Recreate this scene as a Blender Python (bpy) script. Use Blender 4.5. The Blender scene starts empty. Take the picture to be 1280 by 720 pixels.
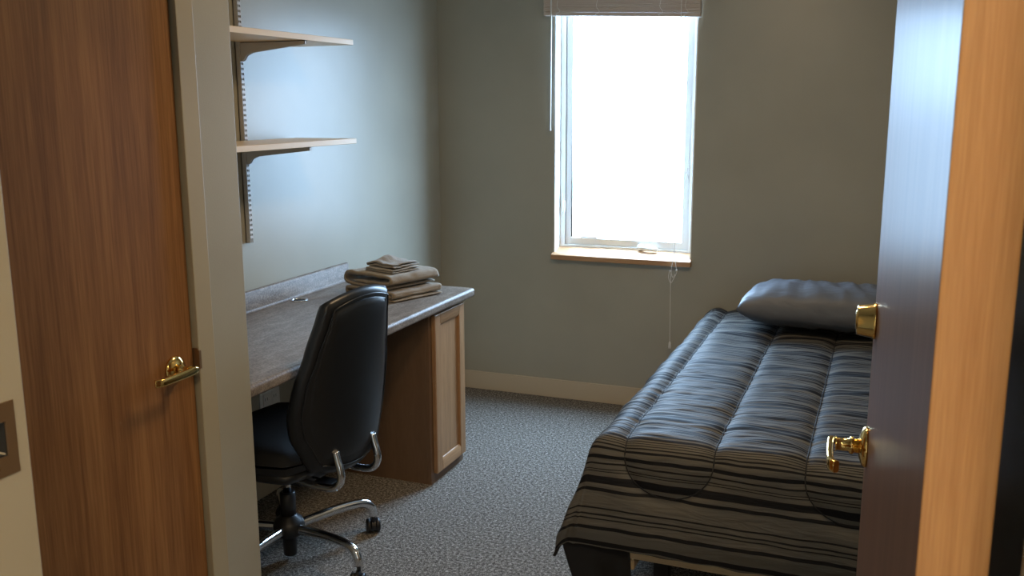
import bpy, bmesh, math, random
from mathutils import Vector, Matrix, noise
C = bpy.context.scene.collection
R = math.radians
random.seed(7)

# ------------------------------------------------------------------ materials
def new_mat(name):
    m = bpy.data.materials.new(name); m.use_nodes = True
    nt = m.node_tree
    return m, nt, nt.nodes['Principled BSDF']

def setp(b, **k):
    names = dict(color='Base Color', rough='Roughness', metal='Metallic', spec='Specular IOR Level',
                 coat='Coat Weight', coat_rough='Coat Roughness', sheen='Sheen Weight')
    for a, v in k.items():
        if a == 'color': v = (*v, 1)
        b.inputs[names[a]].default_value = v

def coords(nt, scale, kind='Object'):
    tc = nt.nodes.new('ShaderNodeTexCoord'); mp = nt.nodes.new('ShaderNodeMapping')
    mp.inputs['Scale'].default_value = scale
    nt.links.new(tc.outputs[kind], mp.inputs['Vector'])
    return mp.outputs['Vector']

def noise_tex(nt, vec, scale, detail=3, rough=.55, dist=0.0):
    n = nt.nodes.new('ShaderNodeTexNoise')
    n.inputs['Scale'].default_value = scale; n.inputs['Detail'].default_value = detail
    n.inputs['Roughness'].default_value = rough; n.inputs['Distortion'].default_value = dist
    nt.links.new(vec, n.inputs['Vector'])
    return n.outputs['Fac']

def ramp(nt, fac, stops, interp='LINEAR'):
    r = nt.nodes.new('ShaderNodeValToRGB'); cr = r.color_ramp; cr.interpolation = interp
    while len(cr.elements) > len(stops): cr.elements.remove(cr.elements[-1])
    while len(cr.elements) < len(stops): cr.elements.new(1.0)
    for e, (p, c) in zip(cr.elements, stops):
        e.position = p; e.color = (*c, 1)
    nt.links.new(fac, r.inputs['Fac'])
    return r.outputs['Color']

def bump(nt, b, height, strength, dist=.01):
    n = nt.nodes.new('ShaderNodeBump')
    n.inputs['Strength'].default_value = strength; n.inputs['Distance'].default_value = dist
    nt.links.new(height, n.inputs['Height']); nt.links.new(n.outputs['Normal'], b.inputs['Normal'])

def math_node(nt, op, a, b=None):
    n = nt.nodes.new('ShaderNodeMath'); n.operation = op
    for i, v in enumerate((a, b)):
        if v is None: continue
        if isinstance(v, (int, float)): n.inputs[i].default_value = v
        else: nt.links.new(v, n.inputs[i])
    return n.outputs[0]

def mix_col(nt, fac, a, b):
    n = nt.nodes.new('ShaderNodeMix'); n.data_type = 'RGBA'
    for s, v in ((0, fac), (6, a), (7, b)):
        if isinstance(v, (int, float)): n.inputs[s].default_value = v
        elif isinstance(v, tuple): n.inputs[s].default_value = (*v, 1)
        else: nt.links.new(v, n.inputs[s])
    return n.outputs[2]

def flat(name, color, rough=.5, **k):
    m, nt, b = new_mat(name); setp(b, color=color, rough=rough, **k); return m

def paint(name, color, rough, spec=.5, strength=.12):
    m, nt, b = new_mat(name); setp(b, rough=rough, spec=spec)
    v = coords(nt, (1, 1, 1))
    c0 = tuple(x * .95 for x in color); c1 = tuple(min(1, x * 1.05) for x in color)
    nt.links.new(ramp(nt, noise_tex(nt, v, 3, 2), [(.3, c0), (.7, c1)]), b.inputs['Base Color'])
    bump(nt, b, noise_tex(nt, v, 260, 2), strength, .002)
    return m

def wood(name, dark, light, scale, rough, spec=.5, coat=0, coat_rough=.12, strength=.1, fine=.45):
    """grain runs along the axis with the small scale"""
    m, nt, b = new_mat(name); setp(b, rough=rough, spec=spec, coat=coat, coat_rough=coat_rough)
    big = noise_tex(nt, coords(nt, scale), 1, 3, .6, .6)
    fin = noise_tex(nt, coords(nt, tuple(s * 7 for s in scale)), 1, 2, .6)
    f = math_node(nt, 'ADD', math_node(nt, 'MULTIPLY', big, 1 - fine), math_node(nt, 'MULTIPLY', fin, fine))
    mid = tuple((a + c) / 2 for a, c in zip(dark, light))
    nt.links.new(ramp(nt, f, [(.32, dark), (.5, mid), (.66, light)]), b.inputs['Base Color'])
    bump(nt, b, f, strength, .002)
    return m

M = {}
M['wall'] = paint('sage wall paint', (.375, .358, .288), .36, .72)
M['ceiling'] = paint('ceiling paint', (.62, .60, .54), .9, .2)
M['hall'] = paint('hall paint', (.55, .50, .40), .7, .3)
M['frame_tan'] = flat('tan frame paint', (.40, .345, .235), .38)
M['frame_cream'] = flat('cream frame paint', (.44, .375, .265), .4)
M['vinyl'] = flat('white vinyl', (.88, .88, .85), .35)
M['plastic_white'] = flat('white plastic', (.78, .78, .76), .3)
M['base'] = flat('beige cove base', (.56, .48, .36), .5)
M['standard'] = flat('pale steel enamel', (.55, .52, .48), .4)
M['slot'] = flat('black for shaded holes', (.02, .02, .02), .8)  # near-black colour standing in for the shade inside holes
M['shelf'] = wood('cream melamine', (.74, .555, .34), (.81, .62, .39), (8, 1.2, 8), .4, strength=.02)
M['door_red'] = wood('red oak veneer', (.165, .070, .023), (.335, .160, .058), (26, 26, .9), .45, .22)
M['door_face'] = wood('glossy door veneer', (.145, .068, .036), (.25, .125, .07), (26, 26, .9), .34, 0, coat=.72, coat_rough=.3)
M['door_edge'] = wood('golden oak edge', (.33, .155, .05), (.47, .25, .092), (75, 75, 2.4), .42)
M['oak'] = wood('oak cabinet', (.27, .145, .065), (.44, .26, .13), (45, 45, 2.0), .42)
M['oak_rail'] = wood('oak cabinet rail', (.27, .145, .065), (.44, .26, .13), (45, 2.0, 45), .42)
M['panel'] = wood('brown laminate side', (.15, .088, .05), (.19, .115, .066), (14, 14, 2), .5)
M['sill'] = wood('wood sill', (.36, .19, .09), (.52, .31, .16), (2, 40, 40), .35)
M['bed_wood'] = wood('pale bed rail wood', (.50, .37, .21), (.62, .47, .28), (3, 40, 40), .55)
M['brass'] = flat('polished brass', (.86, .58, .20), .13, metal=1.0)
M['brass_old'] = flat('aged brass', (.25, .155, .08), .42, metal=.6)
M['chrome'] = flat('chrome', (.72, .72, .72), .12, metal=1.0)
M['black_plastic'] = flat('black plastic', (.012, .012, .013), .42)
M['black_leather'], _nt, _b = new_mat('black leatherette'); setp(_b, color=(.010, .011, .013), rough=.36)
bump(_nt, _b, noise_tex(_nt, coords(_nt, (1, 1, 1)), 420, 2), .12, .001)
M['black_fabric'], _nt, _b = new_mat('black seat fabric'); setp(_b, color=(.010, .010, .011), rough=.75)
bump(_nt, _b, noise_tex(_nt, coords(_nt, (1, 1, 1)), 600, 2), .3, .001)
M['lining'] = flat('black comforter lining', (.010, .010, .011), .8)
M['mattress'] = flat('mattress ticking', (.30, .31, .33), .8)
M['cord'] = flat('white cord', (.80, .78, .74), .6)
M['blind'] = flat('blind slat', (.60, .50, .42), .5)

def carpet_mat():
    m, nt, b = new_mat('speckled loop carpet'); setp(b, rough=1.0, spec=.1)
    v = coords(nt, (1, 1, 1))
    f = math_node(nt, 'ADD', math_node(nt, 'MULTIPLY', noise_tex(nt, v, 310, 2, .7), .62),
                  math_node(nt, 'MULTIPLY', noise_tex(nt, v, 95, 2, .6), .38))
    nt.links.new(ramp(nt, f, [(.38, (.022, .019, .016)), (.47, (.115, .103, .088)), (.53, (.21, .192, .168)), (.62, (.58, .54, .48))]),
                 b.inputs['Base Color'])
    bump(nt, b, f, .9, .008)
    return m
M['carpet'] = carpet_mat()

def laminate_mat():
    m, nt, b = new_mat('speckled taupe laminate'); setp(b, rough=.42, spec=.25)
    v = coords(nt, (1, 1, 1))
    f = math_node(nt, 'ADD', math_node(nt, 'MULTIPLY', noise_tex(nt, v, 150, 3, .7), .6),
                  math_node(nt, 'MULTIPLY', noise_tex(nt, coords(nt, (40, 12, 40)), 1, 4, .65), .4))
    nt.links.new(ramp(nt, f, [(.36, (.10, .078, .062)), (.5, (.20, .165, .135)), (.64, (.33, .285, .24))]), b.inputs['Base Color'])
    return m
M['laminate'] = laminate_mat()

def towel_mat(name, c):
    m, nt, b = new_mat(name); setp(b, rough=1.0, spec=.1, sheen=.35)
    v = coords(nt, (1, 1, 1))
    f = noise_tex(nt, v, 330, 2, .6)
    nt.links.new(ramp(nt, f, [(.3, tuple(x * .7 for x in c)), (.7, tuple(x * 1.15 for x in c))]), b.inputs['Base Color'])
    bump(nt, b, f, .8, .004)
    return m
M['towel'] = towel_mat('taupe terry', (.30, .235, .16))
M['washcloth'] = towel_mat('grey taupe terry', (.34, .29, .23))

def pillow_mat():
    m, nt, b = new_mat('slate pillowcase'); setp(b, color=(.125, .135, .155), rough=.5, spec=.4)
    bump(nt, b, noise_tex(nt, coords(nt, (6, 22, 8)), 1, 3, .5, .6), .35, .02)
    return m
M['pillow'] = pillow_mat()

LIGHT, DARK = (.108, .102, .089), (.010, .010, .012)
FOOT_B = 1.87           # length of the comforter from the head to the foot bend
def comforter_mat():
    m, nt, b = new_mat('striped satin comforter'); setp(b, rough=.62, spec=.16)
    tc = nt.nodes.new('ShaderNodeTexCoord'); sp = nt.nodes.new('ShaderNodeSeparateXYZ')
    nt.links.new(tc.outputs['UV'], sp.inputs[0])
    u = sp.outputs['X']
    cw = nt.nodes.new('ShaderNodeCombineXYZ')
    nt.links.new(math_node(nt, 'MULTIPLY', u, 5), cw.inputs[0]); nt.links.new(math_node(nt, 'MULTIPLY', sp.outputs['Y'], 14), cw.inputs[1])
    wob = math_node(nt, 'MULTIPLY', math_node(nt, 'SUBTRACT', noise_tex(nt, cw.outputs[0], 1, 2), .5), .014)
    v = math_node(nt, 'ADD', sp.outputs['Y'], wob)
    # bands of the foot end, as distances (m) past the bend
    zs = [(80, 90), (100, 112), (118, 122), (128, 131), (138, 141), (148, 153), (162, 171), (192, 207), (226, 240), (250, 254),
          (261, 265), (285, 318), (337, 352), (419, 426), (446, 453), (464, 470), (499, 515), (568, 590), (597, 660)]
    bands = [((a - 60) / 540 * .376, (c - 60) / 540 * .376) for a, c in zs]
    def band_ramp(fac, lo, hi, bs):
        st = [(0.0, LIGHT)]
        for a, c in bs:
            st += [((a - lo) / (hi - lo), DARK), ((c - lo) / (hi - lo), LIGHT)]
        return ramp(nt, fac, st, 'CONSTANT')
    rel = math_node(nt, 'SUBTRACT', v, FOOT_B)
    cut = .121
    A = band_ramp(math_node(nt, 'DIVIDE', rel, cut), 0, cut, bands[:9])
    B = band_ramp(math_node(nt, 'DIVIDE', math_node(nt, 'SUBTRACT', rel, cut), .32), cut, cut + .32, bands[9:])
    foot = mix_col(nt, math_node(nt, 'GREATER_THAN', rel, cut), A, B)
    # repeating bands of the top
    rnd = random.Random(5); x = .01; tb = []
    while x < .46 and len(tb) < 15:
        w = rnd.choice((.004, .005, .006, .008, .012, .020)); tb.append((x, x + w)); x += w + rnd.choice((.004, .005, .006, .008, .013))
    per = x
    n = nt.nodes.new('ShaderNodeMath'); n.operation = 'FRACT'
    nt.links.new(math_node(nt, 'DIVIDE', v, per), n.inputs[0])
    top = band_ramp(n.outputs[0], 0, per, tb)
    col = mix_col(nt, math_node(nt, 'GREATER_THAN', rel, 0.0), top, foot)
    nt.links.new(col, b.inputs['Base Color'])
    cmb = nt.nodes.new('ShaderNodeCombineXYZ')
    nt.links.new(math_node(nt, 'MULTIPLY', u, 9), cmb.inputs[0]); nt.links.new(math_node(nt, 'MULTIPLY', v, 55), cmb.inputs[1])
    bump(nt, b, noise_tex(nt, cmb.outputs[0], 1, 3, .55, .5), .35, .012)
    return m
M['comforter'] = comforter_mat()

def glass_mat():
    m, nt, b = new_mat('window glass'); nt.nodes.remove(b)
    t = nt.nodes.new('ShaderNodeBsdfTransparent'); g = nt.nodes.new('ShaderNodeBsdfGlossy'); g.inputs['Roughness'].default_value = .02
    t.inputs['Color'].default_value = (.97, .98, .98, 1)
    mx = nt.nodes.new('ShaderNodeMixShader'); out = nt.nodes['Material Output']
    mx.inputs[0].default_value = .035; nt.links.new(t.outputs[0], mx.inputs[1]); nt.links.new(g.outputs[0], mx.inputs[2])
    nt.links.new(mx.outputs[0], out.inputs['Surface'])
    return m
M['glass'] = glass_mat()

# ------------------------------------------------------------------ mesh helpers
def world_loc(o):
    p = Vector((0, 0, 0))
    while o is not None:
        p += o.location; o = o.parent
    return p

class MB:
    """collects shapes into one mesh"""
    def __init__(s): s.v = []; s.f = []; s.m = []; s.sm = []
    def add(s, vs, fs, mi=0, smooth=False):
        k = len(s.v); s.v += [Vector(p) for p in vs]
        for f in fs: s.f.append([i + k for i in f]); s.m.append(mi); s.sm.append(smooth)
    def box(s, x0, x1, y0, y1, z0, z1, mi=0):
        vs = [(x, y, z) for x in (x0, x1) for y in (y0, y1) for z in (z0, z1)]
        s.add(vs, [(0, 1, 3, 2), (4, 6, 7, 5), (0, 4, 5, 1), (2, 3, 7, 6), (0, 2, 6, 4), (1, 5, 7, 3)], mi)
    def prism(s, pts, axis, a, b, mi=0, smooth=False):
        """2-D outline extruded along an axis; pts are the other two coords in order"""
        def P(p, t):
            q = list(p); q.insert('xyz'.index(axis), t); return q
        n = len(pts)
        vs = [P(p, a) for p in pts] + [P(p, b) for p in pts]
        s.add(vs, [[i, (i + 1) % n, n + (i + 1) % n, n + i] for i in range(n)], mi, smooth)
        s.add(vs, [list(range(n))[::-1], list(range(n, 2 * n))], mi)
    def tube(s, pts, r, n=12, mi=0, caps=True, flat=1.0):
        pts = [Vector(p) for p in pts]; rs = r if isinstance(r, (list, tuple)) else [r] * len(pts)
        rings = []; up = None
        for i, p in enumerate(pts):
            t = (pts[min(i + 1, len(pts) - 1)] - pts[max(i - 1, 0)]).normalized()
            if up is None:
                up = Vector((0, 0, 1)) if abs(t.z) < .9 else Vector((1, 0, 0))
            a = t.cross(up).normalized(); bb = a.cross(t).normalized(); up = bb
            rings.append([p + (a * math.cos(2 * math.pi * k / n) + bb * math.sin(2 * math.pi * k / n) * flat) * rs[i] for k in range(n)])
        vs = [q for rg in rings for q in rg]; fs = []
        for i in range(len(pts) - 1):
            for k in range(n):
                fs.append([i * n + k, i * n + (k + 1) % n, (i + 1) * n + (k + 1) % n, (i + 1) * n + k])
        s.add(vs, fs, mi, True)
        if caps:
            s.add(rings[0], [list(range(n))[::-1]], mi); s.add(rings[-1], [list(range(n))], mi)
    def lathe(s, prof, origin=(0, 0, 0), axis=(0, 0, 1), n=28, mi=0):
        """prof: (radius, height) along axis"""
        o = Vector(origin); ax = Vector(axis).normalized()
        a = ax.orthogonal().normalized(); b = ax.cross(a)
        vs = [o + ax * h + (a * math.cos(2 * math.pi * k / n) + b * math.sin(2 * math.pi * k / n)) * r for r, h in prof for k in range(n)]
        fs = [[i * n + k, i * n + (k + 1) % n, (i + 1) * n + (k + 1) % n, (i + 1) * n + k] for i in range(len(prof) - 1) for k in range(n)]
        s.add(vs, fs, mi, True)
        for i, rev in ((0, True), (len(prof) - 1, False)):
            if prof[i][0] > 1e-5:
                l = list(range(n)); s.add(vs[i * n:(i + 1) * n], [l[::-1] if rev else l], mi)
    def build(s, name, mats, parent=None, at=None, bevel=0, seg=2, local=False, recalc=True):
        """verts are in world space (unless local); at = origin"""
        base = Vector((0, 0, 0)) if local or parent is None else world_loc(parent)
        o0 = Vector(at) if at is not None else (Vector((0, 0, 0)) if parent is None or local else base)
        me = bpy.data.meshes.new(name)
        me.from_pydata([v - o0 for v in s.v], [], s.f)
        for p, mi, sm in zip(me.polygons, s.m, s.sm): p.material_index = mi; p.use_smooth = sm
        for m in (mats if isinstance(mats, (list, tuple)) else [mats]): me.materials.append(m)
        if recalc:
            bm = bmesh.new(); bm.from_mesh(me); bmesh.ops.remove_doubles(bm, verts=bm.verts, dist=1e-6)
            bmesh.ops.recalc_face_normals(bm, faces=bm.faces); bm.to_mesh(me); bm.free()
        o = bpy.data.objects.new(name, me); C.objects.link(o)
        if parent is not None: o.parent = parent
        o.location = o0 - base if parent is not None else o0
        if bevel:
            md = o.modifiers.new('bevel', 'BEVEL'); md.width = bevel; md.segments = seg; md.limit_method = 'ANGLE'; md.angle_limit = R(40)
            md.harden_normals = True
            for p in me.polygons: p.use_smooth = True
            for p, sm in zip(me.polygons, me.polygons): pass
        return o

def empty(name, loc=(0, 0, 0), rz=0):
    o = bpy.data.objects.new(name, None); C.objects.link(o); o.location = loc; o.rotation_euler = (0, 0, rz); o.empty_display_size = .1
    return o
def tag(o, label=None, cat=None, group=None, kind=None):
    for k, v in (('label', label), ('category', cat), ('group', group), ('kind', kind)):
        if v: o[k] = v
    return o
def struct(o, label=None, cat=None): return tag(o, label, cat, kind='structure')

def cut(o, mb):
    """bites a shape out of an object's mesh for good"""
    c = mb.build('tool', M['slot'])
    md = o.modifiers.new('b', 'BOOLEAN'); md.object = c; md.operation = 'DIFFERENCE'; md.solver = 'EXACT'
    bpy.context.view_layer.update()
    dg = bpy.context.evaluated_depsgraph_get()
    me = bpy.data.meshes.new_from_object(o.evaluated_get(dg))
    o.modifiers.clear(); o.data = me
    bpy.data.objects.remove(c)

def smooth_path(pts, n=8):
    pts = [Vector(p) for p in pts]; out = []
    for i in range(len(pts) - 1):
        p0, p1, p2, p3 = pts[max(i - 1, 0)], pts[i], pts[i + 1], pts[min(i + 2, len(pts) - 1)]
        for k in range(n):
            t = k / n
            out.append(.5 * ((2 * p1) + (p2 - p0) * t + (2 * p0 - 5 * p1 + 4 * p2 - p3) * t * t + (3 * p1 - p0 - 3 * p2 + p3) * t ** 3))
    out.append(pts[-1])
    return out

# ------------------------------------------------------------------ measures
XL, XR, YB, YF, H = -2.242, .36, 4.598, .688, 2.44
XC, YC = -1.60, 2.07                 # closet front plane and its far corner
WX0, WX1, WZ0, WZ1 = -1.592, -.877, .775, 2.10
DX0, DX1, DH = -.83, .1045, 2.05      # entry opening

# ------------------------------------------------------------------ shell
b = MB(); b.box(-2.6, 1.6, -1.8, 4.8, -.1, 0); struct(b.build('floor', M['carpet']), 'grey brown speckled loop carpet covering the room floor', 'floor')
b = MB(); b.box(-2.6, 1.6, -1.8, 4.8, H, H + .1); struct(b.build('ceiling', M['ceiling']))
b = MB(); b.box(XL - .12, XL, YF, YB + .135, 0, H); struct(b.build('wall_left', M['wall']), 'sage painted side wall that carries the two shelves', 'wall')
b = MB(); b.box(XR, XR + .12, YF, YB + .135, 0, H); struct(b.build('wall_right', M['wall']))
b = MB(); b.box(.145, XR + .02, YF, 2.36, 0, H); struct(b.build('wall_behind_door', M['wall'], bevel=.003))
b = MB()
b.box(XL, WX0, YB, YB + .135, 0, H); b.box(WX1, XR, YB, YB + .135, 0, H)
b.box(WX0, WX1, YB, YB + .135, 0, WZ0 - .03); b.box(WX0, WX1, YB, YB + .135, WZ1, H)
struct(b.build('wall_back', M['wall']), 'olive sage painted end wall around the bright window', 'wall')
b = MB()   # closet partition: front with a door opening, and the side that meets the desk
b.box(XC - .1, XC, YF, 1.07, 0, H); b.box(XC - .1, XC, 1.86, YC, 0, H); b.box(XC - .1, XC, 1.07, 1.86, DH, H)
b.box(XL, XC - .1, YC - .1, YC, 0, H)
struct(b.build('wall_closet', M['wall'], bevel=.003), 'sage painted closet wall ending in a corner beside the chair', 'wall')
b = MB()
b.box(XL - .12, DX0 - .012, .57, YF, 0, H); b.box(DX1 + .012, XR + .12, .57, YF, 0, H); b.box(DX0 - .012, DX1 + .012, .57, YF, DH + .012, H)
struct(b.build('wall_front', M['wall']))
b = MB(); b.box(-2.2, -2.08, -1.5, .57, 0, H); struct(b.build('wall_hall_left', M['hall']))
b = MB(); b.box(1.2, 1.32, -1.5, .57, 0, H); struct(b.build('wall_hall_right', M['hall']))
b = MB(); b.box(-2.2, 1.32, -1.62, -1.5, 0, H); struct(b.build('wall_hall_back', M['hall']))

def baseboard(name, x0, x1, y0, y1):
    b = MB(); b.box(x0, x1, y0, y1, 0, .1); return struct(b.build(name, M['base'], bevel=.002))
tag(baseboard('baseboard_back', XL + .007, XR, YB - .007, YB), 'beige cove base along the foot of the window wall', 'baseboard')
tag(baseboard('baseboard_left', XL, XL + .007, YC, 3.288), 'pale cove base behind the chair under the desk', 'baseboard')
baseboard('baseboard_right', XR - .007, XR, 2.36, YB - .007)

# ------------------------------------------------------------------ closet door and its frame
b = MB()
fx = XC + .012
b.box(XC - .1, fx, 1.856, 1.918, 0, DH + .05); b.box(XC - .1, fx, 1.012, 1.074, 0, DH + .05); b.box(XC - .1, fx, 1.074, 1.856, DH - .012, DH + .05)
t1 = struct(b.build('trim_1', M['frame_tan'], bevel=.003), 'tan painted steel frame around the closed wooden door', 'door frame')
b = MB(); b.box(XC - .006, fx - .001, 1.853, 1.8565, .880, .938); b.box(fx - .002, fx + .003, 1.853, 1.862, .885, .933)
b.build('strike_plate', M['brass_old'], t1, bevel=.001)
b = MB(); b.box(XC - .046, XC - .003, 1.077, 1.851, .008, DH - .015)
d1 = struct(b.build('door_1', M['door_red'], at=(XC, 1.46, 0), bevel=.002), 'closed reddish wooden door with brass lever in the tan frame', 'door')

def lever_parts(parent, o, n, l, world=True, grow=1.0):
    """rosette and lever on a door: o on the face, n out of the face, l along the lever"""
    o, n, l = Vector(o), Vector(n), Vector(l); up = Vector((0, 0, 1))
    b = MB(); b.lathe([(.0335, 0), (.0335, .003), (.031, .007), (.022, .011), (.016, .013), (.0001, .0135)], o, n, 32)
    b.build('rosette', M['brass'], parent, at=o if world else None, local=not world)
    b = MB(); b.lathe([(.012, .010), (.012, .020), (.0145, .022), (.0145, .026), (.0105, .028), (.0105, .046), (.013, .049)], o, n, 24)
    pts = smooth_path([(-.016, .054), (0, .056), (.03, .057), (.066 * grow, .057), (.094 * grow, .055), (.106 * grow, .047)], 5)
    hs = [.0095 if i > 2 else .0075 for i in range(len(pts))]
    vs = []; fs = []; nn = 12
    for i, p in enumerate(pts):
        q = pts[min(i + 1, len(pts) - 1)]; w = pts[max(i - 1, 0)]
        tx, ty = (q - w).normalized()[:2]; c = o + l * p[0] + n * p[1]; side = l * (-ty) + n * tx
        for k in range(nn):
            a = 2 * math.pi * (k + .5) / nn; ca, sa = math.cos(a), math.sin(a)
            e = lambda t: math.copysign(abs(t) ** .45, t)
            vs.append(c + side * e(ca) * .0055 + up * e(sa) * hs[i])
    for i in range(len(pts) - 1):
        for k in range(nn): fs.append([i * nn + k, i * nn + (k + 1) % nn, (i + 1) * nn + (k + 1) % nn, (i + 1) * nn + k])
    b.add(vs, fs, 0, True); b.add(vs[:nn], [list(range(nn))]); b.add(vs[-nn:], [list(range(nn))])
    b.build('lever_handle', M['brass'], parent, at=o if world else None, local=not world)
lever_parts(d1, (XC - .003, 1.783, .902), (1, 0, 0), (0, -1, 0), grow=1.14)

# ------------------------------------------------------------------ entry frame and open door
b = MB()
for x0, x1 in ((DX0 - .014, DX0), (DX1, DX1 + .014)): b.box(x0, x1, .55, .70, 0, DH)
b.box(DX0 - .014, DX1 + .014, .55, .70, DH, DH + .014)
for y0, y1 in ((YF, .70), (.55, .57)):
    b.box(DX0 - .064, DX0 - .012, y0, y1, 0, DH + .062); b.box(DX1 + .012, DX1 + .064, y0, y1, 0, DH + .062)
    b.box(DX0 - .064, DX1 + .064, y0, y1, DH + .012, DH + .062)
t2 = b.build('trim_2', M['frame_cream'])
k = MB(); k.box(DX0 - .0138, DX0 + .02, .640, .6715, 1.184, 1.221); cut(t2, k)
t2.modifiers.new('bevel', 'BEVEL').width = .003
struct(t2, 'cream painted frame of the entrance with a brass strike plate', 'door frame')
k = MB()
for y0, y1, z0, z1 in ((.628, .640, 1.163, 1.241), (.6715, .683, 1.163, 1.241), (.640, .6715, 1.163, 1.184), (.640, .6715, 1.221, 1.241)):
    k.box(DX0 - .0005, DX0 + .0016, y0, y1, z0, z1)
k.build('strike_plate', M['brass_old'], t2)
k = MB(); k.box(DX0 - .0137, DX0 - .0125, .6402, .6713, 1.1842, 1.2208)
for y0, y1, z0, z1 in ((.6401, .6408, 1.1841, 1.2209), (.6707, .6714, 1.1841, 1.2209), (.6408, .6707, 1.1841, 1.1848), (.6408, .6707, 1.2202, 1.2209)): k.box(DX0 - .0125, DX0 - .0003, y0, y1, z0, z1)
k.build('bolt_pocket_shade', M['slot'], t2)  # black liner added so the bolt hole reads as shaded
for z in (1.1735, 1.231):
    k = MB(); k.lathe([(.0035, 0), (.0035, .0008), (.001, .0012)], (DX0 + .0016, .656, z), (1, 0, 0), 14); k.build('screw', M['brass'], t2)

b = MB(); W2, T2 = .91, .0485
b.box(0, T2, 0, W2, .008, DH - .006)
d2 = b.build('door_2', [M['door_face'], M['door_edge']], local=True)
for p in d2.data.polygons:
    if abs(p.normal.y) > .9: p.material_index = 1
d2.location = (.0383, .7094, 0); d2.rotation_euler = (0, 0, R(2.75))
md = d2.modifiers.new('bevel', 'BEVEL'); md.width = .0015; md.segments = 2
struct(d2, 'open wooden door with brass lever and deadbolt, oak edge towards the viewer', 'door')
lever_parts(d2, (0, .847, .996), (-1, 0, 0), (0, -1, 0), False)
b = MB(); b.lathe([(.029, 0), (.029, .004), (.0268, .006), (.0235, .027), (.022, .029), (.015, .029), (.0145, .0305), (.0001, .0305)], (0, .847, 1.204), (-1, 0, 0), 32)
b.build('deadbolt', M['brass'], d2, local=True)
for z in (.23, 1.78):
    b = MB(); b.tube([(.0545, -.004, z - .045), (.0545, -.004, z + .045)], .0055, 12)
    b.build('hinge', M['brass_old'], d2, local=True)

# ------------------------------------------------------------------ window
w = empty('window_1', ((WX0 + WX1) / 2, YB + .1, WZ0)); struct(w, 'tall narrow white framed window, overexposed, in the end wall', 'window')
b = MB()   # white reveal boards
b.box(WX0, WX0 + .006, YB + .0005, YB + .135, WZ0, WZ1); b.box(WX1 - .006, WX1, YB + .0005, YB + .135, WZ0, WZ1); b.box(WX0, WX1, YB + .0005, YB + .135, WZ1 - .006, WZ1)
b.build('reveal_board', M['vinyl'], w)
def ring(b, x0, x1, z0, z1, t, tb, y0, y1, mi=0):
    b.box(x0, x0 + t, y0, y1, z0, z1, mi); b.box(x1 - t, x1, y0, y1, z0, z1, mi)
    b.box(x0 + t, x1 - t, y0, y1, z0, z0 + tb, mi); b.box(x0 + t, x1 - t, y0, y1, z1 - t, z1, mi)
b = MB(); ring(b, WX0 + .006, WX1 - .006, WZ0, WZ1 - .006, .026, .042, YB + .080, YB + .130); b.build('window_frame', M['vinyl'], w, bevel=.003)
b = MB(); ring(b, WX0 + .033, WX1 - .033, WZ0 + .043, WZ1 - .034, .030, .036, YB + .088, YB + .122)
sash = b.build('sash', M['vinyl'], w, bevel=.003)
b = MB(); b.box(WX0 + .058, WX1 - .058, YB + .106, YB + .110, WZ0 + .074, WZ1 - .06); b.build('glass_pane', M['glass'], w)
# sill
b = MB(); pts = [(YB - .030, .750), (YB - .030, .774), (YB - .026, .778), (YB + .080, .806), (YB + .080, .750)]
b.prism(pts, 'x', WX0 - .006, WX1 + .004); b.build('window_sill', M['sill'], w, bevel=.002)
# lock lever on the left stile
b = MB(); yl = YB + .086
b.tube(smooth_path([(-1.572, yl - .004, .972), (-1.572, yl - .008, 1.0), (-1.572, yl - .008, 1.05), (-1.573, yl - .003, 1.085)], 5), [.006] + [.0075] * 14 + [.005], 10)
b.tube(smooth_path([(-1.572, yl - .010, .985), (-1.562, yl - .020, .990), (-1.556, yl - .022, 1.02), (-1.557, yl - .020, 1.045)], 5), .0045, 10)
b.build('sash_lock', M['plastic_white'], w)
# folded crank on the bottom rail
b = MB(); yk = YB + .078
b.lathe([(.016, 0), (.016, .012), (.012, .020), (.0001, .021)], (-1.150, yk, .822), (0, -1, 0), 20)
b.tube(smooth_path([(-1.152, yk - .016, .822), (-1.12, yk - .022, .819), (-1.085, yk - .022, .816), (-1.060, yk - .020, .815)], 4), [.011] * 5 + [.010] * 8, 12)
b.build('crank_handle', M['plastic_white'], w)
b = MB(); b.box(-1.475, -1.385, yk + .008, yk + .016, .855, .861); b.build('crank_arm', M['standard'], w)

# ------------------------------------------------------------------ raised blind
bl = empty('window_blind', (-1.25, YB - .03, 1.95)); tag(bl, 'raised off white slat blind gathered above the window', 'blind')
bz = lambda x: 1.968 - (x + 1.637) * .042      # hangs slightly crooked
x0, x1 = -1.634, -.862
def slat(b, z, t, y0, y1):
    vs = []
    for x in (x0, x1):
        for y, zz in ((y0, 0), ((y0 + y1) / 2, .0012), (y1, 0)):
            vs += [(x, y, bz(x) + z + zz), (x, y, bz(x) + z + zz + t)]
    b.add(vs, [(0, 2, 3, 1), (2, 4, 5, 3), (6, 7, 9, 8), (8, 9, 11, 10), (0, 6, 8, 2), (2, 8, 10, 4), (1, 3, 9, 7), (3, 5, 11, 9), (0, 1, 7, 6), (4, 10, 11, 5)][:])
b = MB()
for i in range(15):
    j = random.uniform(-.003, .003); slat(b, .0185 + i * .0081, .0071, YB - .050 + j, YB - .012 + j)
b.build('slat_stack', M['blind'], bl)
b = MB(); slat(b, 0, .0165, YB - .049, YB - .013); b.build('bottom_rail', M['blind'], bl, bevel=.002)
b = MB(); slat(b, .142, .035, YB - .052, YB - .001); b.build('headrail', M['blind'], bl, bevel=.002)
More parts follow.
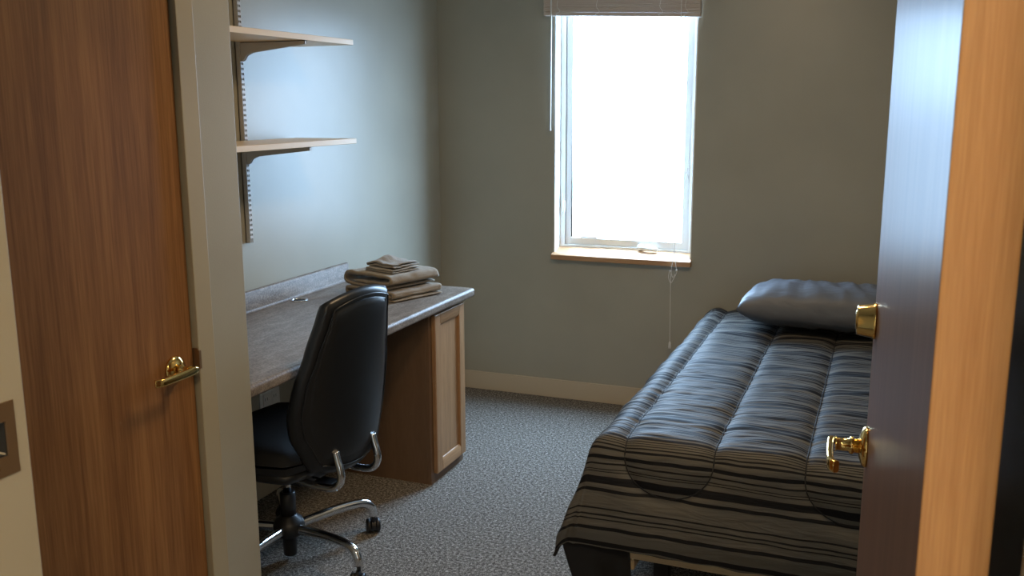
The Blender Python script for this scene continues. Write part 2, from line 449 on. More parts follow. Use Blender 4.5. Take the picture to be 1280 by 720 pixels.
for x in (-1.56, -1.36, -1.05, -.93):
    b = MB(); yy = YB - .0515
    b.tube(smooth_path([(x, yy, bz(x) + .145), (x + .004, yy - .001, bz(x) + .09), (x - .003, yy - .001, bz(x) + .045), (x + .012, yy - .001, bz(x) + .02), (x - .008, yy - .001, bz(x) + .008), (x, yy, bz(x) - .002)], 4), .0012, 6)
    b.build('ladder_cord', M['cord'], bl)
b = MB(); b.tube([(-1.592, YB - .056, 2.11), (-1.594, YB - .050, 1.95), (-1.598, YB - .044, 1.60), (-1.600, YB - .040, 1.408)], .0042, 8)
b.build('tilt_wand', M['plastic_white'], bl)
b = MB(); yc = YB - .046
b.tube(smooth_path([(-.950, YB - .055, 2.11), (-.952, yc, 1.6), (-.953, yc, .93), (-.953, yc, .86), (-.958, yc, .78), (-.965, yc, .70), (-.963, yc, .55), (-.960, yc, .352)], 6), .0016, 6)
b.tube(smooth_path([(-.951, yc - .003, .88), (-.946, yc - .003, .80), (-.938, yc - .003, .745), (-.934, yc - .002, .73), (-.952, yc - .003, .688), (-.964, yc - .003, .672), (-.975, yc - .003, .70), (-.968, yc - .003, .735), (-.955, yc - .003, .70), (-.944, yc - .003, .715)], 6), .0016, 6)
b.lathe([(.001, -.008), (.005, -.004), (.005, .004), (.001, .008)], (-.936, yc - .002, .735), (0, 0, 1), 10)
pc = b.build('pull_cord', M['cord'], bl)
b = MB(); b.lathe([(.002, .03), (.006, .022), (.0075, .0), (.006, -.008), (.0001, -.009)], (-.960, yc, .345), (0, 0, 1), 14); b.build('tassel', M['plastic_white'], pc)

# ------------------------------------------------------------------ shelves, standard, brackets
SY0, SY1, SF = YC + .012, 3.247, -1.940
YS = 2.93
b = MB(); b.box(XL, XL + .004, YS - .009, YS + .009, 1.028, 2.30)
b.box(XL, XL + .022, YS - .009, YS - .007, 1.028, 2.30); b.box(XL, XL + .022, YS + .007, YS + .009, 1.028, 2.30)
z = 1.045
b2 = MB()
# face with two columns of slots
b.box(XL + .0195, XL + .022, YS - .0012, YS + .0012, 1.028, 2.30)
while z < 2.27:
    b.box(XL + .0195, XL + .022, YS - .007, YS - .0012, z, z + .010); b.box(XL + .0195, XL + .022, YS + .0012, YS + .007, z, z + .010)
    z += .0185
st = b.build('shelf_standard', M['standard']); tag(st, 'slotted metal upright on the wall that holds both shelves', 'shelf upright')
def shelf(z1, label):
    b = MB(); b.box(XL + .025, SF, SY0, SY1, z1 - .020, z1)
    return tag(b.build('wall_shelf', M['shelf'], at=(-2.09, 2.6, z1 - .02), bevel=.0015), label, 'shelf')
shelf(1.784, 'upper cream wall shelf, seen from just below')
shelf(1.411, 'lower cream wall shelf above the desk, its top side showing')
def bracket(z0, label):
    pts = []
    for x, z in ((XL + .0225, 0), (SF - .004, 0), (SF - .004, -.013), (SF - .03, -.016), (-2.10, -.030), (-2.17, -.038), (-2.195, -.048), (-2.205, -.062), (-2.216, -.068), (XL + .0225, -.068)):
        pts.append((x, z0 + z))
    b = MB()
    for y in (YS - .0065, YS + .004): b.prism([(x, z) for x, z in pts], 'y', y, y + .0025)
    b.box(XL + .024, SF - .004, YS - .0065, YS + .0065, z0 - .0025, z0); b.box(SF - .0065, SF - .004, YS - .0065, YS + .0065, z0 - .013, z0)
    tag(b.build('shelf_bracket', M['standard'], at=(XL, YS, z0)), label, 'shelf bracket')
bracket(1.764, 'metal bracket under the upper shelf')
bracket(1.391, 'metal bracket under the lower shelf')

# ------------------------------------------------------------------ desk top and cabinet
def desk_profile():
    xf, zt, zb, r = -1.622, .765, .727, .014
    p = [(XL + .001, zb), (XL + .001, zt)]
    for k in range(7):
        a = R(90 - 15 * k); p.append((xf - r + r * math.cos(a), zt - r + r * math.sin(a)))
    for k in range(5):
        a = R(-22.5 * k); p.append((xf - r * .8 + r * .8 * math.cos(a), zb + r * .8 + r * .8 * math.sin(a)))
    p += [(xf - .035, zb)]
    return p
b = MB(); b.prism(desk_profile(), 'y', YC + .002, 3.650)
top = b.build('countertop', M['laminate'])
k = MB(); k.lathe([(.030, -.06), (.030, .02)], (-2.182, 3.162, .765), (0, 0, 1), 32); cut(top, k)
md = top.modifiers.new('bevel', 'BEVEL'); md.width = .005; md.segments = 3; md.limit_method = 'ANGLE'; md.angle_limit = R(50)
tag(top, 'speckled taupe laminate desk top along the side wall', 'desk top')
b = MB(); pr = [(XL + .001, .764), (XL + .001, .838), (XL + .004, .845), (XL + .010, .848), (XL + .016, .846), (XL + .020, .840), (XL + .021, .776), (XL + .024, .769), (XL + .030, .765)]
b.prism(pr, 'y', YC + .002, 3.612); b.build('backsplash', M['laminate'], top, bevel=.002)
b = MB(); b.lathe([(.030, -.03), (.030, .0), (.0365, .0), (.0365, .0018), (.034, .003), (.029, .003), (.027, .001), (.027, -.03)], (-2.182, 3.162, .765), (0, 0, 1), 32)
b.build('grommet', M['chrome'], top)
b = MB(); b.lathe([(.0268, -.001), (.0268, -.036), (.0001, -.036)], (-2.182, 3.162, .765), (0, 0, 1), 32); gl = b.build('grommet_shade_cup', M['slot'], top)  # closed black cup, its colour stands in for shade down the hole

cab = empty('desk_cabinet', (-1.95, 3.44, 0)); tag(cab, 'brown wooden cabinet with oak door under the desk end', 'cabinet')
CX, CY0, CY1 = -1.665, 3.288, 3.600
b = MB(); b.box(XL + .012, CX - .018, CY0, CY0 + .016, 0, .726); b.box(XL + .012, CX - .018, CY1 - .016, CY1, 0, .726)
b.box(XL + .012, XL + .022, CY0 + .016, CY1 - .016, 0, .71); b.box(XL + .022, CX - .018, CY0 + .016, CY1 - .016, .05, .066); b.box(XL + .012, CX - .018, CY0 + .016, CY1 - .016, .71, .726)
b.build('carcass', M['panel'], cab)
b = MB(); b.box(CX - .018, CX, CY0, CY0 + .030, 0, .726); b.box(CX - .018, CX, CY1 - .030, CY1, 0, .726); b.box(CX - .018, CX, CY0 + .03, CY1 - .03, .68, .726); b.box(CX - .018, CX, CY0 + .03, CY1 - .03, 0, .06)
b.build('face_frame', M['panel'], cab, bevel=.001)
dy0, dy1, dz0, dz1, fw = CY0 + .020, CY1 - .010, .042, .712, .052
dr = empty('door', (0, 0, 0)); dr.parent = cab; dr.location = Vector((CX, (dy0 + dy1) / 2, dz0)) - cab.location
for y0, y1 in ((dy0, dy0 + fw), (dy1 - fw, dy1)):
    b = MB(); b.box(CX + .0005, CX + .020, y0, y1, dz0, dz1); b.build('stile', M['oak'], dr, at=(CX, y0, dz0), bevel=.004)
for z0, z1 in ((dz0, dz0 + fw), (dz1 - fw, dz1)):
    b = MB()
    y0, y1 = dy0 + fw - .001, dy1 - fw + .001
    if z0 == dz0: pts = [(CX + .0005, z0), (CX + .020, z0), (CX + .020, z1 - .012), (CX + .012, z1), (CX + .0005, z1)]
    else: pts = [(CX + .0005, z0), (CX + .012, z0), (CX + .020, z0 + .012), (CX + .020, z1), (CX + .0005, z1)]
    b.prism(pts, 'y', y0, y1); b.build('rail', M['oak_rail'], dr, at=(CX, y0, z0), bevel=.002)
b = MB(); b.box(CX + .002, CX + .009, dy0 + fw - .003, dy1 - fw + .003, dz0 + fw - .003, dz1 - fw + .003); b.build('door_panel', M['oak'], dr)

# outlet plate under the desk
b = MB(); b.box(XL, XL + .006, 2.945, 3.075, .305, .425)
ol = tag(b.build('outlet_plate', M['plastic_white'], at=(XL, 3.01, .365), bevel=.003), 'white double outlet plate on the wall under the desk', 'outlet')
for y in (2.982, 3.038):
    b = MB(); b.box(XL + .005, XL + .0085, y - .017, y + .017, .315, .415)
    for z in (.388, .340):
        b.box(XL + .008, XL + .0088, y - .008, y - .006, z, z + .012, 1); b.box(XL + .008, XL + .0088, y + .006, y + .008, z, z + .012, 1)
    b.build('receptacle', [M['plastic_white'], M['slot']], ol)

# ------------------------------------------------------------------ towels
UA = R(-20); U = Vector((math.cos(UA), math.sin(UA), 0)); Vv = Vector((-math.sin(UA), math.cos(UA), 0)); T0 = Vector((-2.07, 3.335, .7655))
def folded(name, mat, center, t, depth, off, seed, label, cat, group=None, amp=.004, lift=None, nv=26, rot=0):
    pts = smooth_path([(a, c, 0) for a, c in center], 7)
    u, v = U, Vv
    if rot: q = Matrix.Rotation(R(rot), 3, 'Z'); u, v = q @ U, q @ Vv
    n = len(pts); L = []; Rr = []
    for i, p in enumerate(pts):
        tg = (pts[min(i + 1, n - 1)] - pts[max(i - 1, 0)]).normalized(); nn = Vector((-tg.y, tg.x, 0))
        e = min(1, .45 + min(i, n - 1 - i) * .25); L.append(p + nn * t / 2 * e); Rr.append(p - nn * t / 2 * e)
    out = L + Rr[::-1]; m = len(out); vs = []; fs = []
    o = T0 + u * off[0] + v * off[1] + Vector((0, 0, off[2]))
    for j in range(nv + 1):
        s = j / nv
        for p in out:
            edge = .006 * noise.noise(Vector((p.x * 18, p.y * 30, seed))) * (1 if j < nv / 2 else -1) * (2 * abs(s - .5)) ** 3
            q = Vector((p.x, p.y, 0)); d = s * depth
            nz = amp * noise.noise(Vector((p.x * 16 + seed, d * 16, p.y * 40))) + amp * .5 * noise.noise(Vector((p.x * 45, d * 45 + seed, p.y * 60)))
            round_ = -.010 * max(0, abs(s - .5) * 2 - .86) / .14 * 0
            zz = q.y + nz + (lift(p.x, d) if lift else 0)
            if p.y < t * .9 and not lift: zz = q.y + max(nz, -.0005) * .3
            vs.append(o + u * (q.x * (.94 if 'bath' in name else 1) + nz * .8) + v * (d + edge) + Vector((0, 0, max(zz, .0005))))
    for j in range(nv):
        for i in range(m): fs.append([j * m + i, j * m + (i + 1) % m, (j + 1) * m + (i + 1) % m, (j + 1) * m + i])
    b = MB(); b.add(vs, fs, 0, True)
    for j in (0, nv):
        b.add(vs, [[j * m + i, j * m + i + 1, j * m + m - 2 - i, j * m + m - 1 - i] for i in range(n - 1)], 0, True)
    ob = b.build(name, mat, at=o)
    return tag(ob, label, cat, group)
folded('bath_towel', M['towel'], [(.318, .0065), (.20, .0065), (.03, .0065), (.006, .012), (.006, .026), (.03, .0335), (.2, .0345), (.296, .0345), (.308, .028), (.296, .0205), (.18, .0195), (.05, .0195)], .0115, .27, (0, 0, 0), 3.1,
       'taupe bath towel, folded, at the bottom of the stack on the desk', 'towel', 'folded towels on the desk')
folded('bath_towel', M['towel'], [(.285, .007), (.20, .0065), (.05, .0065), (.010, .016), (.004, .034), (.03, .051), (.10, .052), (.2, .053), (.288, .054), (.306, .041), (.29, .027), (.18, .022), (.07, .0215)], .0125, .265, (-.012, .004, .0445), 8.3,
       'thick taupe bath towel with a round fold, second from the bottom', 'towel', 'folded towels on the desk')
folded('washcloth', M['washcloth'], [(.160, .004), (.09, .004), (.012, .004), (.004, .008), (.012, .0125), (.09, .0125), (.157, .0125)], .007, .15, (.085, .045, .1055), 5.7,
       'folded grey taupe washcloth under the crumpled one on the towels', 'washcloth', amp=.004)
folded('washcloth', M['washcloth'], [(.158, .004), (.09, .004), (.010, .004), (.003, .009), (.012, .014), (.09, .0135), (.150, .014)], .007, .145, (.083, .050, .1235), 1.2,
       'crumpled grey taupe washcloth on top of the towel stack', 'washcloth', amp=.008,
       lift=lambda x, d: .017 * math.exp(-((x - .045) / .03) ** 2 - ((d - .07) / .045) ** 2), rot=3)

# ------------------------------------------------------------------ office chair (local frame: faces -x, hub at the origin)
ch = empty('office_chair', (-1.830, 2.530, 0), R(-7)); tag(ch, 'black armless swivel chair with chrome legs at the desk', 'chair')
b = MB(); b.lathe([(.021, .020), (.023, .024), (.023, .085), (.040, .092), (.052, .105), (.054, .130), (.046, .150), (.030, .162), (.0275, .168)], n=32); b.build('hub', M['black_plastic'], ch, local=True)
b = MB(); b.lathe([(.0265, .160), (.0265, .245), (.022, .249)], n=28); b.build('gas_sleeve', M['black_plastic'], ch, local=True)
b = MB(); b.lathe([(.014, .245), (.014, .320)], n=24); b.build('gas_rod', M['chrome'], ch, local=True)
for i in range(5):
    a = R(58.7 - 72 * i + 7); d = Vector((math.cos(a), math.sin(a), 0))
    path = smooth_path([d * r + Vector((0, 0, z)) for r, z in ((.040, .122), (.10, .128), (.18, .134), (.262, .132), (.301, .121), (.320, .100), (.325, .072))], 6)
    b = MB(); b.tube(path, .0145, 14, flat=1.15); lg = b.build('leg', M['chrome'], ch, local=True)
    # caster: stem, hood, two wheels
    sw = R(random.choice((20, 70, 140, 200, 300))) + a; t = Vector((math.cos(sw), math.sin(sw), 0)); sd = Vector((-t.y, t.x, 0))
    c = d * .325 + t * .016
    b = MB(); b.lathe([(.0065, .044), (.0065, .076)], d * .325, (0, 0, 1), 12)
    vs = []; nn = 12
    for s in (-.007, .007):
        for k2 in range(nn + 1):
            q = R(-20 + 220 * k2 / nn); vs.append(c + sd * s + t * math.cos(q) * .0285 + Vector((0, 0, .027 + math.sin(q) * .0285)))
    n1 = nn + 1
    b.add(vs, [list(range(n1)), list(range(n1, 2 * n1))] + [[k2, k2 + 1, n1 + k2 + 1, n1 + k2] for k2 in range(nn)] + [[nn, 0, n1, n1 + nn]])
    cs = b.build('caster', M['black_plastic'], lg, local=True)
    for s in (-1, 1):
        b = MB(); b.lathe([(.020, 0), (.0255, .002), (.0262, .008), (.0255, .014), (.019, .0175), (.012, .0160), (.0001, .0155)], c + sd * s * .008 + Vector((0, 0, .0266)), sd * s, 24)
        # sub-part level ends here, so the wheel discs stay with the caster's mesh
        o = b.build('wheel', M['black_plastic'], lg, local=True)

def pillow_surface(fn, nu, nv):
    """closed surface from fn(u, v, side), u and v in -1..1; rims welded"""
    vs = []; fs = []
    for side in (1, -1):
        k0 = len(vs)
        for i in range(nu + 1):
            for j in range(nv + 1): vs.append(fn(-1 + 2 * i / nu, -1 + 2 * j / nv, side))
        for i in range(nu):
            for j in range(nv):
                f = [k0 + i * (nv + 1) + j, k0 + (i + 1) * (nv + 1) + j, k0 + (i + 1) * (nv + 1) + j + 1, k0 + i * (nv + 1) + j + 1]
                fs.append(f if side > 0 else f[::-1])
    return vs, fs

def sq2disc(u, v, p=.0):
    # square to rounded square, keeps a full outline
    a = u * math.sqrt(1 - .5 * v * v * .62); c = v * math.sqrt(1 - .5 * u * u * .62)
    return a, c
# seat
def seat_fn(u, v, side):
    a, c = sq2disc(u, v)
    k = max(0, 1 - max(abs(u), abs(v)) ** 5) ** .5
    x = -.015 + a * .255; y = c * .262
    drop = -.030 * max(0, -a - .35) ** 1.5                     # waterfall front
    z = (.440 + .052 * k + .010 * (abs(c) ** 2)) if side > 0 else (.440 - .050 * k)
    return (x, y, z + drop)
vs, fs = pillow_surface(seat_fn, 26, 26); b = MB(); b.add(vs, fs, 0, True); b.build('seat', M['black_fabric'], ch, local=True)
b = MB()
def shell_fn(u, v, side):
    a, c = sq2disc(u, v); k = max(0, 1 - max(abs(u), abs(v)) ** 4) ** .5
    return (-.01 + a * .232, c * .238, (.405 if side > 0 else .405 - .055 * k))
vs, fs = pillow_surface(shell_fn, 18, 18); b.add(vs, fs, 0, True); b.build('seat_shell', M['black_plastic'], ch, local=True)
b = MB(); b.box(-.09, .13, -.075, .075, .312, .365); b.build('tilt_mechanism', M['black_plastic'], ch, local=True, bevel=.01)
b = MB(); b.tube([(.07, .07, .345), (.09, .16, .350), (.10, .215, .356)], .006, 10); b.lathe([(.0001, -.016), (.012, -.012), (.016, 0), (.012, .012), (.0001, .016)], (.102, .225, .356), (0, 1, 0), 16)
b.build('adjuster_knob', M['black_plastic'], ch, local=True)
b = MB(); b.tube([(.09, -.02, .335), (.16, -.01, .326)], .005, 8); b.box(.15, .215, -.035, .020, .320, .327); b.build('adjuster_paddle', M['black_plastic'], ch, local=True, bevel=.002)
for y in (-.095, .095):
    b = MB(); b.tube(smooth_path([(.03, y * .9, .358), (.12, y, .353), (.20, y, .347), (.272, y, .350), (.302, y, .366), (.314, y, .392), (.311, y, .42), (.303, y, .445), (.295, y, .475)], 6), .0125, 14, flat=1.0)
    b.build('back_tube', M['chrome'], ch, local=True)
# backrest: z goes from .385 to .955, widest at about .58, sides wrap forward
BZ0, BZ1 = .392, .990
def half_width(s):       # s 0 bottom .. 1 top
    pts = [(0, .165), (.10, .195), (.25, .228), (.36, .235), (.5, .226), (.7, .198), (.88, .176), (1, .164)]
    for (a, wa), (c, wc) in zip(pts, pts[1:]):
        if s <= c: t = (s - a) / (c - a); t = t * t * (3 - 2 * t) * .5 + t * .5; return wa + (wc - wa) * t
    return pts[-1][1]
def back_x(s, y):
    base = .280 + .052 * (s - .3) ** 2 + .040 * s
    return base - 1.35 * y * y * (1.0 - .5 * s)
def back_fn(grow, x_out, x_in, pw):
    def fn(u, v, side):
        a, c = u * math.sqrt(1 - .5 * v * v * .34), v * math.sqrt(1 - .5 * u * u * .34)
        s = (c + 1) / 2; hw = half_width(s) + grow; y = a * hw
        z = BZ0 - grow + (BZ1 - BZ0 + 2 * grow) * s
        k = max(0, 1 - max(abs(u), abs(v)) ** pw) ** .5
        x = back_x(s, y) + (x_out * k if side > 0 else -x_in * k)
        if side < 0: x -= .012 * math.exp(-((s - .28) / .2) ** 2) * k
        return (x, y, z)
    return fn
vs, fs = pillow_surface(back_fn(0, .020, .034, 9), 30, 36); b = MB(); b.add(vs, fs, 0, True); b.build('backrest', M['black_leather'], ch, local=True)
fnp = back_fn(-.024, .0265, .0, 7)
vs, fs = pillow_surface(fnp, 26, 32); b = MB(); b.add(vs, fs, 0, True); bp = b.build('back_panel', M['black_leather'], ch, local=True)
loop = [fnp(-1 + 2 * i / 20, -1, 1) for i in range(20)] + [fnp(1, -1 + 2 * i / 24, 1) for i in range(24)] + [fnp(1 - 2 * i / 20, 1, 1) for i in range(20)] + [fnp(-1, 1 - 2 * i / 24, 1) for i in range(25)]
b = MB(); b.tube([Vector(p) + Vector((.0195, 0, 0)) for p in loop], .0026, 8); b.build('piping', M['black_leather'], bp, local=True)

# ------------------------------------------------------------------ bed
BX0, BX1, BY0, BY1, BT = -.715, .265, 2.69, 4.588, .552
bed = empty('bed_frame', (-.225, 3.63, 0)); tag(bed, 'low pale wooden bed frame under the striped comforter', 'bed frame')
b = MB(); b.box(BX0 + .03, BX1 - .02, BY0 - .022, BY0 + .004, .150, .172); b.build('foot_rail', M['bed_wood'], bed, bevel=.003)
b = MB(); b.box(BX0 + .03, BX1 - .02, BY1 - .03, BY1 - .004, .10, .172); b.build('head_rail', M['bed_wood'], bed, bevel=.003)
for x in (BX0 + .03, BX1 - .045):
    b = MB(); b.box(x, x + .025, BY0 + .004, BY1 - .03, .10, .172); b.build('side_rail', M['bed_wood'], bed, bevel=.003)
b = MB()
for i in range(12): y = BY0 + .03 + i * .155; b.box(BX0 + .055, BX1 - .045, y, y + .08, .150, .1718)
b.build('slat_base', M['bed_wood'], bed)
for x in (BX0 + .09, BX1 - .12):
    for y in (BY0 + .12, BY1 - .16):
        b = MB(); b.box(x, x + .05, y, y + .05, 0, .151); b.build('leg', M['black_plastic'], bed, bevel=.003)

b = MB(); b.box(BX0 + .012, BX1 - .012, BY0 + .012, BY1 - .002, .173, BT - .022)
tag(b.build('mattress', M['mattress'], at=(-.225, 3.64, .173), bevel=.03, seg=4), 'twin mattress hidden under the dark striped comforter', 'mattress')

# comforter as a height-fielded sheet draped over the mattress
def drape(d, r, phi, L):
    """outward and downward travel after the top's edge, for cloth length d"""
    arc = r * phi
    if d <= 0: return 0, 0
    if d < arc: a = d / r; return r * math.sin(a), r * (1 - math.cos(a))
    e = d - arc
    return r * math.sin(phi) + e * math.cos(phi), r * (1 - math.cos(phi)) + e * math.sin(phi)
AL, AR, BL = .36, .28, .374          # cloth beyond the left edge, right edge, foot edge
def U_seams():
    segs = []
    ts = [.035, .300, .555, .815]
    e = FOOT_B + .085
    for s in ts: segs.append([(s, -.1), (s, e)])
    for s0, s1 in ((ts[0], ts[1]), (ts[2], ts[3])):
        cx, rx = (s0 + s1) / 2, (s1 - s0) / 2
        segs.append([(cx - rx * math.cos(R(k * 10)), e + .115 * math.sin(R(k * 10))) for k in range(19)])
    return segs
SEAMS = U_seams()
def seam_dist(a, c):
    best = 9
    for sg in SEAMS:
        for (x0, y0), (x1, y1) in zip(sg, sg[1:]):
            if best < .3 and (min(x0, x1) - a > best or a - max(x0, x1) > best or min(y0, y1) - c > best or c - max(y0, y1) > best): continue
            dx, dy = x1 - x0, y1 - y0; q = dx * dx + dy * dy
            t = max(0, min(1, ((a - x0) * dx + (c - y0) * dy) / q)) if q else 0
            best = min(best, math.hypot(a - x0 - t * dx, c - y0 - t * dy))
    return best
NA, NB = 210, 300
a0, a1 = -AL, (BX1 - BX0) + AR; b1 = FOOT_B + BL
LEN = BY1 - .012 - BY0               # flat length
HEAD = LEN - FOOT_B                  # offset so that the foot bend sits at FOOT_B
WID = BX1 - BX0
def comfort_pt(a, c):
    dl = max(0, -a) + 0; dr_ = max(0, a - WID); df = max(0, c - FOOT_B)
    ol, zl = drape(dl, .06, R(82), AL)
    orr, zr = drape(dr_, .05, R(87), AR)
    of, zf = drape(df, .07, R(79), BL)
    # corner: the foot drape flares the side outwards
    ol2 = ol * (1 + .7 * (df / BL) ** 1.3)
    x = BX0 + max(0, min(a, WID)) - ol2 + orr
    y = BY0 + (FOOT_B - min(c, FOOT_B)) - of * (1 + .15 * min(1, dl / AL))
    zd = ((zl ** 5 + zf ** 5) ** .2) if dl > 0 else ((zr ** 5 + zf ** 5) ** .2)
    return Vector((x, y, BT - zd))
def comfort_n(a, c, e=.004):
    p = comfort_pt(a, c); n = (comfort_pt(a + e, c) - comfort_pt(a - e, c)).cross(comfort_pt(a, c - e) - comfort_pt(a, c + e))
    return n.normalized() if n.length > 0 else Vector((0, 0, 1))
vs = []; uv = []
for i in range(NA + 1):
    for j in range(NB + 1):
        a = a0 + (a1 - a0) * i / NA; c = -HEAD * 0 + b1 * j / NB
        d = seam_dist(a, c)
        h = .017 * (1 - math.exp(-(d / .028) ** 1.1)) - .003
        edge = min(1, (b1 - c) / .05); edge2 = min(1, (a - a0) / .05)
        h *= max(.2, min(edge, edge2))
        on_top = 1 if c < FOOT_B else max(0, 1 - (c - FOOT_B) / .1)
        h += on_top * (.0065 * noise.noise(Vector((a * 7, c * 34, 1.7))) + .003 * noise.noise(Vector((a * 14, c * 75, 4.2))))
        h += .006 * noise.noise(Vector((a * 6, c * 5, 9)))
        h += .0035 * math.exp(-(d / .05) ** 2) * noise.noise(Vector((a * 3, c * 60, 2.5)))
        low = max(0, (c - FOOT_B - .1)) / .3
        h += low * max(.25, min(edge, edge2)) * (.012 * noise.noise(Vector((a * 9, c * 2.5, 6.1))) + .007 * noise.noise(Vector((a * 22, c * 4, 3.3))))
        if a < 0: h += min(1, -a / .3) * .012 * noise.noise(Vector((a * 2.5, c * 8, 7.7)))
        p = comfort_pt(a, c) + comfort_n(a, c) * h
        if c >= b1 - 1e-6: p.z += .006 * noise.noise(Vector((a * 14, 0, 5)))
        p.z = max(p.z, .03); p.y = min(p.y, YB - .012)
        vs.append(p); uv.append((a, c))
fs = []
for i in range(NA):
    for j in range(NB): fs.append([i * (NB + 1) + j, i * (NB + 1) + j + 1, (i + 1) * (NB + 1) + j + 1, (i + 1) * (NB + 1) + j])
b = MB(); b.add(vs, fs, 0, True)
cf = b.build('comforter', [M['comforter'], M['lining']], at=(-.225, 3.6, BT), recalc=False)
me = cf.data; ul = me.uv_layers.new(name='UVMap')
for lp in me.loops: ul.data[lp.index].uv = uv[lp.vertex_index]
if sum(p.normal.z for p in me.polygons) < 0: me.flip_normals()
md = cf.modifiers.new('thick', 'SOLIDIFY'); md.thickness = .010; md.offset = -1; md.material_offset = 1; md.material_offset_rim = 1
tag(cf, 'grey and black striped quilted comforter spread over the bed', 'comforter')
b = MB()
for sg in SEAMS:
    fine = []
    for (x0_, y0_), (x1_, y1_) in zip(sg, sg[1:]):
        k = max(1, int(math.hypot(x1_ - x0_, y1_ - y0_) / .012))
        fine += [(x0_ + (x1_ - x0_) * q / k, y0_ + (y1_ - y0_) * q / k) for q in range(k)]
    fine.append(sg[-1])
    pts = []
    for a, c in fine:
        if c < .02: continue
        i = (a - a0) / (a1 - a0) * NA; j = c / b1 * NB; i0, j0 = int(i), int(j); fi, fj = i - i0, j - j0
        g = lambda ii, jj: vs[ii * (NB + 1) + jj]
        q = g(i0, j0) * (1 - fi) * (1 - fj) + g(i0 + 1, j0) * fi * (1 - fj) + g(i0, j0 + 1) * (1 - fi) * fj + g(i0 + 1, j0 + 1) * fi * fj
        pts.append(q)
    b.tube(pts, .0021, 6)
b.build('stitching', M['lining'], cf)
# lining corner that hangs below the foot hem
vs = []; fs = []; NI, NJ = 22, 16
for i in range(NI + 1):
    for j in range(NJ + 1):
        s, t = i / NI, j / NJ
        xl = -.868 + .045 * t ** 1.2; xr = -.672 + .012 * t
        x = xl + (xr - xl) * s; z = .235 - .195 * t
        y = 2.585 + .075 * s + .02 * t + .010 * math.sin(s * 9 + t * 2) * t
        vs.append((x, y, z))
for i in range(NI):
    for j in range(NJ): fs.append([i * (NJ + 1) + j, i * (NJ + 1) + j + 1, (i + 1) * (NJ + 1) + j + 1, (i + 1) * (NJ + 1) + j])
b = MB(); b.add(vs, fs, 0, True); lf = b.build('lining_corner', M['lining'], cf)
lf['label'] = 'black lining corner hanging below the hem'
md = lf.modifiers.new('thick', 'SOLIDIFY'); md.thickness = .008

# pillow
PC = Vector((-.205, 4.225, .664))
def pil(u, v, side):
    pu = math.copysign(abs(u) ** .92, u); pv = v
    k = (max(0, 1 - abs(u) ** 4.5) * max(0, 1 - abs(v) ** 3.2)) ** .5
    pinch = 1 - .05 * (1 - v * v) * abs(u) ** 3 * 0 - .06 * (u * u) * (v * v) * 0
    x = pu * .365 * (1 - .045 * (1 - abs(v)) * abs(u) ** 6); y = pv * .205 * (1 - .05 * (1 - abs(u)) * abs(v) ** 4)
    z = side * .108 * k
    wr = .016 * k * (.5 - abs(noise.noise(Vector((x * 11 + y * 4, y * 4 - x * 2, 8 + side))))) * 1.2 + .008 * k * noise.noise(Vector((x * 16, y * 5, 3 + side))) + .006 * k * noise.noise(Vector((x * 34, y * 12, 1 + side)))
    z += wr
    if side < 0: z *= .75
    # slumped forward and down to the bed
    p = Vector((x, y, z)); p = Matrix.Rotation(R(-3), 3, 'X') @ p
    return PC + p
vs, fs = pillow_surface(pil, 46, 32); b = MB(); b.add(vs, fs, 0, True)
pl = b.build('pillow', M['pillow'], at=(PC.x, PC.y, PC.z - .09)); tag(pl, 'slate grey pillow lying at the head of the bed', 'pillow')

# ------------------------------------------------------------------ light
wd = bpy.data.worlds.new('sky'); bpy.context.scene.world = wd; wd.use_nodes = True
bg = wd.node_tree.nodes['Background']; bg.inputs[0].default_value = (.47, .70, 1.0, 1)
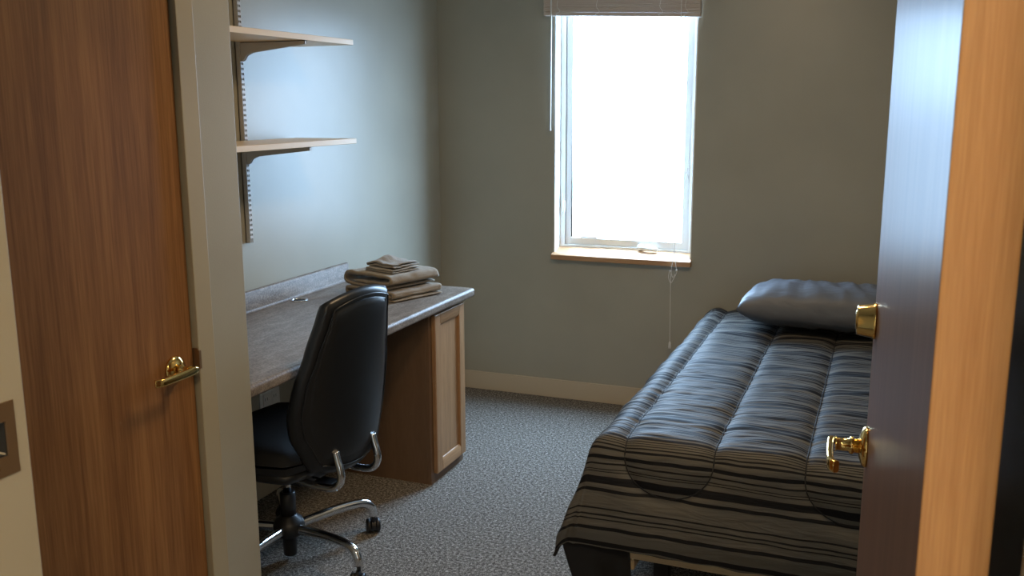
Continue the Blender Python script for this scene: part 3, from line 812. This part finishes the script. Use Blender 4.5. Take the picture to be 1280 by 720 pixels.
# overcast sky: three times brighter overhead than at the horizon, dimmer ground below it
wt = wd.node_tree; wc = wt.nodes.new('ShaderNodeTexCoord'); ws = wt.nodes.new('ShaderNodeSeparateXYZ')
wt.links.new(wc.outputs['Generated'], ws.inputs[0])
zz = math_node(wt, 'MAXIMUM', ws.outputs['Z'], 0.0)
lum = math_node(wt, 'ADD', math_node(wt, 'MULTIPLY', zz, 12.0), math_node(wt, 'MULTIPLY', math_node(wt, 'MULTIPLY', zz, zz), 40.0))
gnd = math_node(wt, 'ADD', 15.0, math_node(wt, 'MULTIPLY', math_node(wt, 'GREATER_THAN', ws.outputs['Z'], 0.0), 12.0))
wt.links.new(math_node(wt, 'ADD', lum, gnd), bg.inputs[1])
pt = bpy.data.lights.new('window_portal', 'AREA'); pt.shape = 'RECTANGLE'; pt.size = WX1 - WX0; pt.size_y = WZ1 - WZ0; pt.cycles.is_portal = True
po = bpy.data.objects.new('window_portal', pt); C.objects.link(po); po.location = ((WX0 + WX1) / 2, YB + .134, (WZ0 + WZ1) / 2); po.rotation_euler = (R(-90), 0, 0)
def lamp(name, loc, size, power, col):
    l = bpy.data.lights.new(name, 'AREA'); l.shape = 'DISK'; l.size = size; l.energy = power; l.color = col
    o = bpy.data.objects.new(name, l); C.objects.link(o); o.location = loc; return o
lamp('hall_lamp', (.20, -.40, 2.38), .35, 32, (1, .74, .45))
lamp('room_lamp', (-.60, 2.65, 2.40), .40, 17.5, (1, .71, .41))

# ------------------------------------------------------------------ camera
F, PITCH, YAW, ROLL = 1181.5, .1921, .378, .0033
cp, sp, cy, sy = math.cos(PITCH), math.sin(PITCH), math.cos(YAW), math.sin(YAW)
fwd = Vector((-sy * cp, cy * cp, -sp)); right = Vector((cy, sy, 0)); down = fwd.cross(right)
r2 = right * math.cos(ROLL) + down * math.sin(ROLL); d2v = down * math.cos(ROLL) - right * math.sin(ROLL)
cam = bpy.data.cameras.new('camera'); co = bpy.data.objects.new('camera', cam); C.objects.link(co)
cam.sensor_width = 36; cam.lens = 36 * F / 1280; cam.clip_start = .02
cam.dof.use_dof = True; cam.dof.focus_distance = 3.4; cam.dof.aperture_fstop = 15
mw = Matrix.Identity(4)
for i, v in enumerate((r2, -d2v, -fwd)):
    for j in range(3): mw[j][i] = v[j]
mw.translation = Vector((0, 0, 1.54)); co.matrix_world = mw
S = bpy.context.scene; S.camera = co
S.view_settings.view_transform = 'Standard'; S.view_settings.look = 'None'; S.view_settings.gamma = 1; S.view_settings.exposure = 0.0
S.view_settings.use_curve_mapping = False
S.cycles.max_bounces = 10; S.cycles.diffuse_bounces = 6
